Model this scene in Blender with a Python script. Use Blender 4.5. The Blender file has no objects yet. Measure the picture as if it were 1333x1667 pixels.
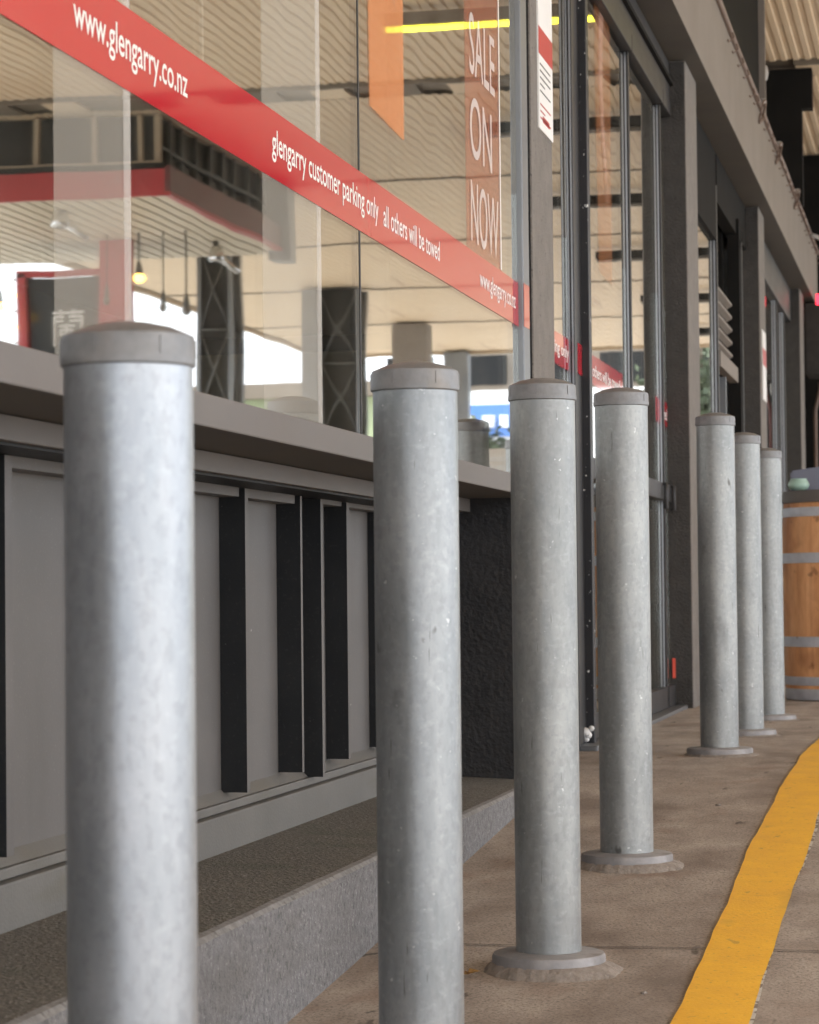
import bpy, bmesh, math, random
from math import radians as R, sin, cos, pi
from mathutils import Vector, Matrix
random.seed(7)
S = bpy.context.scene
# ------------------------------------------------------------------ camera
yaw, pitch, roll = R(11.79123), R(1.78232), R(-0.6)
f = Vector((-sin(yaw)*cos(pitch), cos(yaw)*cos(pitch), sin(pitch)))
r = Vector((cos(yaw), sin(yaw), 0)); u = r.cross(f)
r2 = cos(roll)*r + sin(roll)*u; u2 = -sin(roll)*r + cos(roll)*u
cd = bpy.data.cameras.new('camera'); cam = bpy.data.objects.new('camera', cd); S.collection.objects.link(cam)
m = Matrix((r2, u2, -f)).transposed().to_4x4(); m.translation = Vector((0, 0, .6)); cam.matrix_world = m
cd.sensor_fit = 'VERTICAL'; cd.sensor_height = 36; cd.sensor_width = 36; cd.lens = 4200/1667*36
cd.clip_start = .05; cd.clip_end = 1500
cd.dof.use_dof = True; cd.dof.focus_distance = 6.2; cd.dof.aperture_fstop = 11
S.camera = cam
# ------------------------------------------------------------------ sky, sun, exposure
SUN_EL, SUN_AZ = 33, 104       # azimuth clockwise from +Y
w = bpy.data.worlds.new('World'); S.world = w; w.use_nodes = True
nt = w.node_tree; nt.nodes.clear()
out = nt.nodes.new('ShaderNodeOutputWorld'); bg = nt.nodes.new('ShaderNodeBackground')
sky = nt.nodes.new('ShaderNodeTexSky'); sky.sky_type = 'NISHITA'; sky.sun_disc = False
sky.sun_elevation = R(SUN_EL); sky.sun_rotation = R(SUN_AZ); sky.air_density = 1.2; sky.dust_density = 3
tc = nt.nodes.new('ShaderNodeTexCoord'); nz = nt.nodes.new('ShaderNodeTexNoise'); nz.inputs['Scale'].default_value = 3.5; nz.inputs['Detail'].default_value = 6
cr = nt.nodes.new('ShaderNodeValToRGB'); cr.color_ramp.elements[0].position = .3; cr.color_ramp.elements[0].color = (9.5, 10.6, 12.6, 1)
cr.color_ramp.elements[1].position = .65; cr.color_ramp.elements[1].color = (16, 16.5, 17.5, 1)
mx = nt.nodes.new('ShaderNodeMix'); mx.data_type = 'RGBA'; mx.inputs[0].default_value = .85
nt.links.new(tc.outputs['Generated'], nz.inputs['Vector']); nt.links.new(nz.outputs['Fac'], cr.inputs[0])
nt.links.new(sky.outputs[0], mx.inputs[6]); nt.links.new(cr.outputs[0], mx.inputs[7]); nt.links.new(mx.outputs[2], bg.inputs[0])
bg.inputs[1].default_value = .13; nt.links.new(bg.outputs[0], out.inputs[0])
sd = bpy.data.lights.new('sun', 'SUN'); sd.energy = 4.6; sd.angle = R(11); sd.color = (1, .96, .9)
so = bpy.data.objects.new('sun', sd); S.collection.objects.link(so)
az, el = R(SUN_AZ), R(SUN_EL)
so.rotation_euler = Vector((sin(az)*cos(el), cos(az)*cos(el), sin(el))).to_track_quat('Z', 'Y').to_euler()
S.view_settings.view_transform = 'Standard'; S.view_settings.look = 'None'; S.view_settings.gamma = 1
S.view_settings.exposure = 1.1
S.render.engine = 'CYCLES'
S.cycles.max_bounces = 10; S.cycles.diffuse_bounces = 5; S.cycles.glossy_bounces = 5; S.cycles.transparent_max_bounces = 12
# ------------------------------------------------------------------ materials
def mat(name, col, rough=.6, rnd=False, metal=0, var=0, vscale=8, bump=0, bscale=60, detail=6, stretch=(1, 1, 1), col2=None, spec=.5, emit=None, bdist=.002, speck=None):
    """principled surface; col<->col2 mottled by object-space noise; optional specks (colour, scale, threshold)"""
    M = bpy.data.materials.new(name); M.use_nodes = True; t = M.node_tree; b = t.nodes['Principled BSDF']
    b.inputs['Roughness'].default_value = rough; b.inputs['Metallic'].default_value = metal; b.inputs['Specular IOR Level'].default_value = spec
    b.inputs['Base Color'].default_value = (*col, 1)
    if emit: b.inputs['Emission Color'].default_value = (*emit[0], 1); b.inputs['Emission Strength'].default_value = emit[1]
    tc = t.nodes.new('ShaderNodeTexCoord'); mp = t.nodes.new('ShaderNodeMapping'); mp.inputs['Scale'].default_value = stretch
    t.links.new(tc.outputs['Object'], mp.inputs[0])
    if rnd:
        oi = t.nodes.new('ShaderNodeObjectInfo'); vm = t.nodes.new('ShaderNodeVectorMath'); vm.operation = 'SCALE'; vm.inputs[0].default_value = (37, 53, 91)
        t.links.new(oi.outputs['Random'], vm.inputs['Scale']); va = t.nodes.new('ShaderNodeVectorMath'); t.links.new(tc.outputs['Object'], va.inputs[0]); t.links.new(vm.outputs[0], va.inputs[1])
        src = va.outputs[0]; t.links.new(src, mp.inputs[0])
    else: src = tc.outputs['Object']
    last = None
    if var or col2:
        n = t.nodes.new('ShaderNodeTexNoise'); n.inputs['Scale'].default_value = vscale; n.inputs['Detail'].default_value = detail; n.inputs['Roughness'].default_value = .65
        t.links.new(mp.outputs[0], n.inputs['Vector'])
        c = t.nodes.new('ShaderNodeValToRGB'); c.color_ramp.elements[0].position = .32; c.color_ramp.elements[1].position = .68
        c2 = col2 or tuple(min(1, x*(1+var)) for x in col); c1 = col if col2 else tuple(x*(1-var) for x in col)
        c.color_ramp.elements[0].color = (*c1, 1); c.color_ramp.elements[1].color = (*c2, 1)
        t.links.new(n.outputs['Fac'], c.inputs[0]); last = c.outputs[0]
        rm = t.nodes.new('ShaderNodeMapRange'); rm.inputs[3].default_value = max(0, rough-.1); rm.inputs[4].default_value = min(1, rough+.1)
        t.links.new(n.outputs['Fac'], rm.inputs[0]); t.links.new(rm.outputs[0], b.inputs['Roughness'])
    for sp in (speck or []):
        n = t.nodes.new('ShaderNodeTexNoise'); n.inputs['Scale'].default_value = sp[1]; n.inputs['Detail'].default_value = 3
        mp2 = t.nodes.new('ShaderNodeMapping'); mp2.inputs['Scale'].default_value = sp[3] if len(sp) > 3 else (1, 1, 1)
        t.links.new(src, mp2.inputs[0]); t.links.new(mp2.outputs[0], n.inputs['Vector'])
        c = t.nodes.new('ShaderNodeValToRGB'); c.color_ramp.elements[0].position = sp[2]; c.color_ramp.elements[1].position = min(1, sp[2]+(sp[5] if len(sp) > 5 else .03))
        k = sp[4] if len(sp) > 4 else 1
        c.color_ramp.elements[0].color = (0, 0, 0, 1); c.color_ramp.elements[1].color = (k, k, k, 1)
        t.links.new(n.outputs['Fac'], c.inputs[0])
        q = t.nodes.new('ShaderNodeMix'); q.data_type = 'RGBA'; q.inputs[7].default_value = (*sp[0], 1)
        if last: t.links.new(last, q.inputs[6])
        else: q.inputs[6].default_value = (*col, 1)
        t.links.new(c.outputs[0], q.inputs[0]); last = q.outputs[2]
    if last: t.links.new(last, b.inputs['Base Color'])
    if bump:
        n = t.nodes.new('ShaderNodeTexNoise'); n.inputs['Scale'].default_value = bscale; n.inputs['Detail'].default_value = 4
        t.links.new(mp.outputs[0], n.inputs['Vector'])
        bp = t.nodes.new('ShaderNodeBump'); bp.inputs['Strength'].default_value = bump; bp.inputs['Distance'].default_value = bdist
        t.links.new(n.outputs['Fac'], bp.inputs['Height']); t.links.new(bp.outputs[0], b.inputs['Normal'])
    return M

def glass_mat(name, r0=.15, tint=(.9, .93, .92), wav=.0006):
    M = bpy.data.materials.new(name); M.use_nodes = True; t = M.node_tree; t.nodes.clear()
    o = t.nodes.new('ShaderNodeOutputMaterial'); mix = t.nodes.new('ShaderNodeMixShader')
    tr = t.nodes.new('ShaderNodeBsdfTransparent'); tr.inputs[0].default_value = (*tint, 1)
    gl = t.nodes.new('ShaderNodeBsdfGlossy'); gl.inputs['Roughness'].default_value = .012; gl.inputs[0].default_value = (.97, .97, .95, 1)
    g = t.nodes.new('ShaderNodeNewGeometry'); d = t.nodes.new('ShaderNodeVectorMath'); d.operation = 'DOT_PRODUCT'
    t.links.new(g.outputs['Incoming'], d.inputs[0]); t.links.new(g.outputs['Normal'], d.inputs[1])
    def M_(op, a, b=None):
        n = t.nodes.new('ShaderNodeMath'); n.operation = op
        for i, v in enumerate((a, b)):
            if v is None: continue
            if isinstance(v, (int, float)): n.inputs[i].default_value = v
            else: t.links.new(v, n.inputs[i])
        return n.outputs[0]
    c = M_('ABSOLUTE', d.outputs['Value']); p5 = M_('POWER', M_('SUBTRACT', 1, c), 5)
    fac = M_('ADD', M_('MULTIPLY', p5, 1-r0), r0)
    tc = t.nodes.new('ShaderNodeTexCoord'); n = t.nodes.new('ShaderNodeTexNoise'); n.inputs['Scale'].default_value = 2.6; n.inputs['Detail'].default_value = 1
    t.links.new(tc.outputs['Object'], n.inputs['Vector'])
    bp = t.nodes.new('ShaderNodeBump'); bp.inputs['Strength'].default_value = 1; bp.inputs['Distance'].default_value = wav
    t.links.new(n.outputs['Fac'], bp.inputs['Height']); t.links.new(bp.outputs[0], gl.inputs['Normal'])
    t.links.new(fac, mix.inputs[0]); t.links.new(tr.outputs[0], mix.inputs[1]); t.links.new(gl.outputs[0], mix.inputs[2])
    df = t.nodes.new('ShaderNodeBsdfDiffuse'); df.inputs[0].default_value = (.78, .72, .62, 1)      # film of dust on the pane
    n2 = t.nodes.new('ShaderNodeTexNoise'); n2.inputs['Scale'].default_value = 4; n2.inputs['Detail'].default_value = 7; t.links.new(tc.outputs['Object'], n2.inputs['Vector'])
    mr = t.nodes.new('ShaderNodeMapRange'); mr.inputs[1].default_value = .3; mr.inputs[2].default_value = .75; mr.inputs[3].default_value = .0; mr.inputs[4].default_value = .03
    t.links.new(n2.outputs['Fac'], mr.inputs[0]); mz = t.nodes.new('ShaderNodeMixShader'); t.links.new(mr.outputs[0], mz.inputs[0]); t.links.new(mix.outputs[0], mz.inputs[1]); t.links.new(df.outputs[0], mz.inputs[2]); t.links.new(mz.outputs[0], o.inputs[0])
    return M

def sheer_mat(name, col, a):
    M = bpy.data.materials.new(name); M.use_nodes = True; b = M.node_tree.nodes['Principled BSDF']
    b.inputs['Base Color'].default_value = (*col, 1); b.inputs['Alpha'].default_value = a; b.inputs['Roughness'].default_value = .7
    return M

GALV = dict(rnd=True, rough=.45, metal=.65, vscale=5, detail=9, stretch=(3, 3, .9), bump=.12, bscale=40)
SP = [((.17, .18, .19), 85, .50, (1, 1, .7), .22, .14), ((.60, .62, .64), 60, .54, (1, 1, 1.3), .17, .2), ((.13, .135, .14), 4, .54, (1, 1, .4), .45, .2), ((.17, .17, .17), 7, .62, (.6, .6, 3.0), .16, .08), ((.13, .13, .13), 17, .67, (1, 1, 1), .35, .08),
      ((.06, .06, .06), 44, .71, (1.6, 1.6, .14), .7), ((.09, .085, .08), 14, .70, (1, 1, .55), .8), ((.7, .71, .72), 60, .70, (1, 1, 1), .6, .05)]
M = dict(
 galv=mat('galvanised_steel', (.235, .255, .265), col2=(.365, .385, .395), speck=SP, **GALV),
 galv_b=mat('weathered_galvanised_steel', (.235, .25, .25), col2=(.37, .385, .38), speck=SP+[((.12, .12, .12), 9, .66, (1, 1, .25), .5, .1)], **{**GALV, 'rough': .48, 'metal': .55}),
 galv_n=mat('bright_galvanised_steel', (.285, .31, .335), col2=(.40, .42, .445), speck=SP[:3], **{**GALV, 'rough': .40, 'metal': .72}),
 cap=mat('cast_cap', (.165, .170, .176), col2=(.26, .265, .27), rough=.5, metal=.35, vscale=20, bump=.25, bscale=120, speck=[((.24, .19, .13), 9, .6, (1, 1, 1), .4, .15)]),
 ring=mat('cast_ring', (.22, .215, .22), col2=(.34, .33, .33), rough=.6, metal=.25, vscale=14, bump=.3, bscale=110, speck=[((.12, .10, .085), 12, .60, (1, 1, 1), .5, .12)]),
 mortar=mat('mortar', (.19, .16, .135), col2=(.31, .27, .235), rough=.95, vscale=30, bump=.9, bscale=70, bdist=.006),
 paint=mat('taupe_paint', (.125, .112, .105), col2=(.155, .140, .130), rough=.55, vscale=3, bump=.3, bscale=220, bdist=.001, speck=[((.10, .09, .085), 35, .74)]),
 rail=mat('grey_rail_paint', (.122, .118, .109), col2=(.160, .154, .142), rough=.6, vscale=4, bump=.35, bscale=150, speck=[((.12, .11, .085), 5, .56, (1, .5, 4), .6, .2)]),
 panel=mat('grey_panel_paint', (.110, .104, .100), col2=(.142, .134, .128), rough=.6, vscale=3, bump=.3, bscale=200, bdist=.001, speck=[((.25, .24, .22), 160, .64, (1, 1, 1), .35, .06), ((.09, .085, .08), 6, .60, (1, 1, .3), .35, .15), ((.32, .30, .28), 38, .755)]),
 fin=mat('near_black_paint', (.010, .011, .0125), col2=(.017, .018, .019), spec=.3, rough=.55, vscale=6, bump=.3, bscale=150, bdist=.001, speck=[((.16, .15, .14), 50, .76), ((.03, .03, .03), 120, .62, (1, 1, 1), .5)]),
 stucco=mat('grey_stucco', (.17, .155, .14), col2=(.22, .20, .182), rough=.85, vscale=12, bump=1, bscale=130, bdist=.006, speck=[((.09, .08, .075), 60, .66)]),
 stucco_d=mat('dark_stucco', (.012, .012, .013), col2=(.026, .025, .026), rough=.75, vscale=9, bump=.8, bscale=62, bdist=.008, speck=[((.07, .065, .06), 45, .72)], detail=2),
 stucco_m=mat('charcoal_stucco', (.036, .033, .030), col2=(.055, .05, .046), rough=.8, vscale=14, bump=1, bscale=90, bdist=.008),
 conc_top=mat('exposed_aggregate', (.075, .068, .056), col2=(.165, .15, .125), rough=.95, vscale=75, bump=1, bscale=120, bdist=.008, speck=[((.30, .28, .25), 150, .64), ((.06, .075, .045), 3.2, .55, (1, 1, 1), .45, .15)]),
 conc_face=mat('plinth_concrete', (.135, .133, .137), col2=(.235, .23, .23), rough=.92, vscale=60, bump=1, bscale=190, bdist=.004, speck=[((.07, .07, .07), 70, .58, (1, 1, 1), .6, .08), ((.38, .37, .36), 120, .64, (1, 1, 1), .7, .05), ((.10, .09, .075), 3, .5, (1, .5, 2), .35, .2)]),
 conc_edge=mat('worn_concrete_edge', (.15, .145, .14), col2=(.26, .25, .24), rough=.92, vscale=45, bump=.4, bscale=120, bdist=.004, speck=[((.08, .075, .065), 40, .6, (1, 1, 1), .7, .08)]),
 frame=mat('dark_bronze_frame', (.028, .028, .030), col2=(.045, .043, .042), rough=.45, metal=.1, vscale=5, spec=.3),
 alu=mat('anodised_aluminium', (.28, .29, .31), col2=(.38, .39, .41), rough=.35, metal=.8, vscale=8, stretch=(1, 1, .2)),
 alu_g=mat('grey_aluminium', (.17, .18, .19), col2=(.22, .23, .24), rough=.4, metal=.5, vscale=5, stretch=(1, 1, .3)),
 black=mat('chipped_black_paint', (.010, .010, .013), col2=(.020, .020, .023), rough=.45, vscale=5, speck=[((.8, .8, .78), 26, .70), ((.8, .8, .78), 60, .71)]),
 black2=mat('matt_black', (.011, .0105, .010), col2=(.018, .017, .016), rough=.8, vscale=3, spec=.1),
 fascia=mat('taupe_fascia', (.185, .158, .135), col2=(.235, .205, .178), rough=.7, vscale=2, bump=.2, bscale=40),
 fascia_shade=mat('fascia_underside_shade', (.07, .06, .052), col2=(.10, .09, .075), rough=.7, vscale=3),  # fascia colour darkened: underside shade put into the colour
 red=mat('red_vinyl', (.50, .012, .028), rough=.05, spec=1.0), white=mat('white_vinyl', (.82, .82, .80), rough=.35),
 redp=mat('red_paint', (.42, .02, .025), col2=(.52, .03, .035), rough=.4, vscale=2), whitep=mat('white_paint', (.78, .78, .77), col2=(.84, .84, .83), rough=.5, vscale=1),
 maroon=mat('maroon_paint', (.12, .025, .022), col2=(.16, .035, .03), rough=.4, vscale=2),
 soffit=mat('beige_soffit_steel', (.86, .67, .46), col2=(.90, .73, .53), rough=.5, vscale=1.5, speck=[((.40, .22, .16), 2.2, .6, (3, .15, 1), .35, .15)]),
 board=mat('cream_board', (.76, .66, .50), col2=(.82, .72, .57), rough=.5, vscale=2),
 beam=mat('brown_beam', (.17, .135, .10), col2=(.22, .18, .14), rough=.6, vscale=2),
 tan=mat('tan_timber', (.42, .32, .22), col2=(.50, .40, .28), rough=.6, vscale=8, stretch=(1, 1, .2)),
 dglass=mat('dark_glass', (.014, .015, .016), rough=.15, spec=.15), lattice=mat('dark_metal_lattice', (.10, .10, .095), rough=.5, metal=.3),
 yellow=mat('yellow_tube', (.9, .85, .1), emit=((1, .93, .06), 2.2)), bulb=mat('warm_bulb', (.9, .6, .2), emit=((1, .55, .08), 7)), offbulb=mat('unlit_bulb', (.18, .16, .14), rough=.2),
 chrome=mat('chrome', (.75, .75, .74), rough=.12, metal=1),
 wood=mat('oak_staves', (.64, .28, .11), col2=(.86, .47, .23), rough=.55, vscale=7, stretch=(1.5, 1.5, .5), bump=.4, bscale=50, speck=[((.22, .08, .03), 11, .66, (1, 1, 1.0), .6, .06), ((.35, .12, .04), 4, .5, (1, 1, .8), .6, .15)]),
 hoop=mat('hoop_steel', (.50, .52, .58), col2=(.64, .66, .72), rough=.5, metal=.3, vscale=14, speck=[((.18, .14, .10), 9, .63)]),
 bglass=mat('green_glass', (.34, .50, .42), rough=.15), crate=mat('grey_blue_plastic', (.15, .16, .21), col2=(.18, .19, .25), rough=.5, vscale=2),
 pave=None, asphalt=mat('asphalt', (.36, .35, .33), col2=(.46, .45, .42), rough=.9, vscale=1.2, bump=.6, bscale=90),
 inner=mat('shop_interior_paint', (.16, .13, .10), col2=(.22, .18, .14), rough=.8, vscale=1), innerf=mat('shop_floor', (.16, .13, .10), rough=.6), innerc=mat('shop_ceiling', (.5, .45, .38), rough=.8),
 sheer=sheer_mat('sheer_white_fabric', (.9, .9, .88), .6), edge=mat('white_rail', (.80, .80, .78), rough=.4), orange=sheer_mat('orange_pennant', (.85, .34, .12), .34), poster=sheer_mat('red_film', (.62, .20, .10), .15), frost=sheer_mat('frosted_film', (.74, .70, .62), .11), frost2=sheer_mat('frosted_edge', (.86, .83, .78), .22), print=sheer_mat('white_print', (.85, .82, .8), .5), pale_print=sheer_mat('pale_print', (.75, .6, .5), .30), faint_orange=sheer_mat('faint_orange_film', (.8, .3, .10), .08), faint_print=sheer_mat('faint_white_print', (.8, .5, .4), .15),
 cone=mat('blue_sign', (.09, .22, .58), rough=.4), leaf=mat('dry_leaf', (.25, .13, .04), col2=(.42, .25, .08), rough=.6, vscale=60),
 green=mat('foliage', (.05, .07, .04), col2=(.09, .115, .06), rough=.7, vscale=2), trunk=mat('bark', (.09, .07, .05), rough=.9),
 yline=None, wline=mat('worn_white_paint', (.45, .43, .40), col2=(.62, .60, .56), rough=.7, vscale=40, speck=[((.2, .16, .13), 30, .5)]),
 reflect_red=mat('reflection_red', (.75, .10, .06), rough=.3), neon=mat('red_lamp', (.8, .02, .03), emit=((1, .03, .06), 2.0)), cable=mat('cable_sheath', (.16, .11, .085), col2=(.22, .15, .12), rough=.5, vscale=9),
 pink=mat('pale_grey_plastic', (.45, .43, .42), rough=.4), glass=glass_mat('window_glass', .34, wav=.00035), glass2=glass_mat('door_glass', .30, wav=.0005),
)

def pave_mat():
    Mt = mat('worn_brown_pavement', (.250, .203, .168), col2=(.43, .37, .315), rough=.88, vscale=6, detail=9, stretch=(1, .6, 1), bump=.5, bscale=120, bdist=.002,
             speck=[((.13, .11, .095), 150, .52, (1, 1, 1), .6, .08), ((.50, .44, .38), 95, .60, (1, 1, 1), .35, .1), ((.12, .085, .065), 3.2, .54, (.8, .45, 1), .6, .12), ((.20, .11, .07), 5.5, .60, (1, .7, 1), .45, .15), ((.05, .045, .04), 8.5, .74, (1, 1, 1), .8, .02), ((.07, .055, .045), 13, .70, (1.2, .35, 1), .8, .04), ((.42, .36, .31), 55, .72), ((.36, .29, .24), 2.3, .58, (1, 1.4, 1), .4, .15), ((.06, .05, .04), 70, .74)])
    return Mt
M['pave'] = pave_mat()
M['yline'] = mat('yellow_line_paint', (.82, .42, .02), col2=(.93, .52, .035), rough=.6, vscale=9, bump=.5, bscale=110, bdist=.002,
                 speck=[((.40, .22, .05), 24, .69, (1, .5, 1), .6, .05), ((.40, .22, .05), 90, .62, (1, 1, 1), .5, .08), ((.36, .22, .06), 3.5, .62, (1, .6, 1), .45, .1)])
# ------------------------------------------------------------------ mesh helpers
def link(o, parent=None):
    S.collection.objects.link(o)
    if parent: o.parent = parent
    return o
def tag(o, label=None, cat=None, group=None, kind=None):
    if label: o['label'] = label
    if cat: o['category'] = cat
    if group: o['group'] = group
    if kind: o['kind'] = kind
    return o
def empty(name, loc=(0, 0, 0), label=None, cat=None, group=None, kind=None):
    o = bpy.data.objects.new(name, None); link(o); o.location = loc; o.empty_display_size = .1
    return tag(o, label, cat, group, kind)
class MB:
    def __init__(s): s.bm = bmesh.new(); s.mats = []
    def mi(s, m):
        if m is None: return 0
        if m not in s.mats: s.mats.append(m)
        return s.mats.index(m)
    def box(s, x0, x1, y0, y1, z0, z1, m=None, bev=0, side=None):
        vs = [s.bm.verts.new((x, y, z)) for x in (x0, x1) for y in (y0, y1) for z in (z0, z1)]
        fs = []
        for idx in ((0, 1, 3, 2), (4, 6, 7, 5), (0, 4, 5, 1), (2, 3, 7, 6), (0, 2, 6, 4), (1, 5, 7, 3)):
            fc = s.bm.faces.new([vs[i] for i in idx]); fc.material_index = s.mi(m); fs.append(fc)
        if side:     # dict axis-> material, axes: '-x','+x','-y','+y','-z','+z'
            for k, v in side.items(): fs[['-x', '+x', '-y', '+y', '-z', '+z'].index(k)].material_index = s.mi(v)
        if bev:
            bmesh.ops.bevel(s.bm, geom=list({e for fc in fs for e in fc.edges}), offset=bev, segments=2, affect='EDGES', profile=.6)
        return s
    def poly(s, pts, m=None):
        fc = s.bm.faces.new([s.bm.verts.new(p) for p in pts]); fc.material_index = s.mi(m); return s
    def prism(s, prof, axis, a, b, m=None, bev=0):
        """prof: 2-D outline; axis 'y': profile in (x,z) extruded y a..b; 'x': (y,z); 'z': (x,y)"""
        def P(p, t): return {'y': (p[0], t, p[1]), 'x': (t, p[0], p[1]), 'z': (p[0], p[1], t)}[axis]
        A = [s.bm.verts.new(P(p, a)) for p in prof]; B = [s.bm.verts.new(P(p, b)) for p in prof]
        n = len(prof); fs = [s.bm.faces.new(A[::-1]), s.bm.faces.new(B)]
        for i in range(n): fs.append(s.bm.faces.new((A[i], A[(i+1) % n], B[(i+1) % n], B[i])))
        for fc in fs: fc.material_index = s.mi(m)
        if bev: bmesh.ops.bevel(s.bm, geom=list({e for fc in fs for e in fc.edges}), offset=bev, segments=2, affect='EDGES')
        return s
    def lathe(s, prof, c=(0, 0, 0), n=64, m=None, jit=None):
        rings = []
        for k, (rad, z) in enumerate(prof):
            if rad <= 1e-6: rings.append([s.bm.verts.new((c[0], c[1], c[2]+z))]); continue
            ring = []
            for i in range(n):
                a = 2*pi*i/n; rr, zz = (rad, z) if not jit else jit(k, a, rad, z)
                ring.append(s.bm.verts.new((c[0]+rr*cos(a), c[1]+rr*sin(a), c[2]+zz)))
            rings.append(ring)
        for A, B in zip(rings, rings[1:]):
            for i in range(n):
                j = (i+1) % n
                if len(A) == 1 and len(B) == 1: continue
                if len(A) == 1: fc = s.bm.faces.new((A[0], B[j], B[i]))
                elif len(B) == 1: fc = s.bm.faces.new((A[i], A[j], B[0]))
                else: fc = s.bm.faces.new((A[i], A[j], B[j], B[i]))
                fc.material_index = s.mi(m); fc.smooth = True
        return s
    def tube(s, pts, rad, n=10, m=None):
        pts = [Vector(p) for p in pts]; rings = []
        for i, p in enumerate(pts):
            t = (pts[min(i+1, len(pts)-1)]-pts[max(i-1, 0)]).normalized()
            a = t.cross(Vector((0, 0, 1)) if abs(t.z) < .9 else Vector((1, 0, 0))).normalized(); b = t.cross(a)
            rr = rad[i] if isinstance(rad, (list, tuple)) else rad
            rings.append([s.bm.verts.new(p+rr*(cos(2*pi*k/n)*a+sin(2*pi*k/n)*b)) for k in range(n)])
        for A, B in zip(rings, rings[1:]):
            for k in range(n):
                fc = s.bm.faces.new((A[k], A[(k+1) % n], B[(k+1) % n], B[k])); fc.smooth = True; fc.material_index = s.mi(m)
        for rg in (rings[0], rings[-1]):
            fc = s.bm.faces.new(rg); fc.material_index = s.mi(m)
        return s
    def build(s, name, m=None, parent=None, loc=None, sharp=None):
        bmesh.ops.recalc_face_normals(s.bm, faces=s.bm.faces)
        me = bpy.data.meshes.new(name)
        if sharp:
            for e in s.bm.edges:
                if len(e.link_faces) == 2 and e.calc_face_angle(0) > sharp: e.smooth = False
        s.bm.to_mesh(me); s.bm.free()
        for k in (s.mats if s.mats else [m]): me.materials.append(k)
        o = bpy.data.objects.new(name, me); link(o, parent)
        if loc: o.location = loc
        return o
def copy_tree(o, parent=None):
    c = o.copy(); S.collection.objects.link(c); c.parent = parent
    for ch in list(o.children): copy_tree(ch, c)
    return c
def text_mesh(name, body, m, y0, y1, zc, hgt, x, parent=None, slant=0, off=.0):
    """lettering lying in a plane facing +X, reading towards +Y, fitted to y0..y1 and cap height hgt"""
    cu = bpy.data.curves.new(name, 'FONT'); cu.body = body; cu.resolution_u = 5; cu.offset = off
    t = bpy.data.objects.new(name+'_src', cu); S.collection.objects.link(t)
    dg = bpy.context.evaluated_depsgraph_get(); me = bpy.data.meshes.new_from_object(t.evaluated_get(dg))
    bpy.data.objects.remove(t); bpy.data.curves.remove(cu)
    xs = [v.co.x for v in me.vertices]; ys = [v.co.y for v in me.vertices]
    a, b, c, d = min(xs), max(xs), min(ys), max(ys)
    for v in me.vertices:
        px, py = (v.co.x-a)/(b-a), (v.co.y-c)/(d-c)
        v.co = Vector((x, y0+px*(y1-y0), zc+(py-.5)*hgt))
    me.materials.clear(); me.materials.append(m); me.name = name
    o = bpy.data.objects.new(name, me); link(o, parent); return o

PROF = [(-60, -.51), (-2, -.48), (.5, -.44), (2.67, -.364), (4.16, -.280), (5.48, -.207), (6.80, -.124), (7.6, -.075), (8.6, -.022), (9.3, -.008), (10.5, -.004), (300, -.004)]
BZ = [-.352, -.268, -.191, -.112, 0, 0, 0]
def gz(y):
    for (a, za), (b, zb) in zip(PROF, PROF[1:]):
        if a <= y <= b:
            return za+(zb-za)*(y-a)/(b-a)
    return 0
# ================================================================== SETTING
def sheet(name, x0, x1, ys, dz, m, kind='structure', xf=None, thick=.0, skirt=0):
    b = MB(); prev = None
    for y in ys:
        xa, xb = (x0, x1) if xf is None else xf(y)
        cur = (b.bm.verts.new((xa, y, gz(y)+dz)), b.bm.verts.new((xb, y, gz(y)+dz)))
        if prev: b.bm.faces.new((prev[0], prev[1], cur[1], cur[0]))
        if skirt and prev:
            pass
        prev = cur
    o = b.build(name, m); tag(o, kind=kind); return o
fine = sorted(set([-60, -20, -2, .5] + [round(1+i*.25, 2) for i in range(36)] + [10.5, 14, 20, 30, 60, 120, 300]))
sheet('ground', -300, 300, fine, -.14, M['asphalt'])
# pavement slab with its joints and kerb edge
b = MB(); ys = sorted(set([-10, -2, .5, 1.5, 2.67, 4.16, 4.8, 5.48, 5.72, 6.8, 7.6, 8.6, 9.3, 11, 14, 18, 24, 30, 47]))
for y0, y1 in zip(ys, ys[1:]):
    v = []
    for y in (y0, y1): v.append([b.bm.verts.new((x, y, gz(y)+dz)) for x, dz in ((-1.9, 0), (1.2, 0), (2.4, -.005), (2.42, -.02), (2.42, -.135))])
    for k in range(4): b.bm.faces.new((v[0][k], v[0][k+1], v[1][k+1], v[1][k]))
bmesh.ops.remove_doubles(b.bm, verts=b.bm.verts, dist=1e-5)
tag(b.build('pavement', M['pave']), kind='structure')
# expansion joint across the pavement (shallow sealed groove)
b = MB()
for yj in (5.71, 10.9):
    prev = None
    for i in range(24):
        x = -1.27+i*.15; wv = .004*sin(i*1.7)+.003*sin(i*.6+yj)
        cur = [b.bm.verts.new((x, yj+wv+e, gz(yj)+.0035)) for e in (-.0035-.0012*sin(i*2.3), .0035)]
        if prev: b.bm.faces.new((prev[0], cur[0], cur[1], prev[1]))
        prev = cur
tag(b.build('pavement_joint', mat('joint_dirt', (.07, .055, .045), rough=1)), kind='structure')
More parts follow.
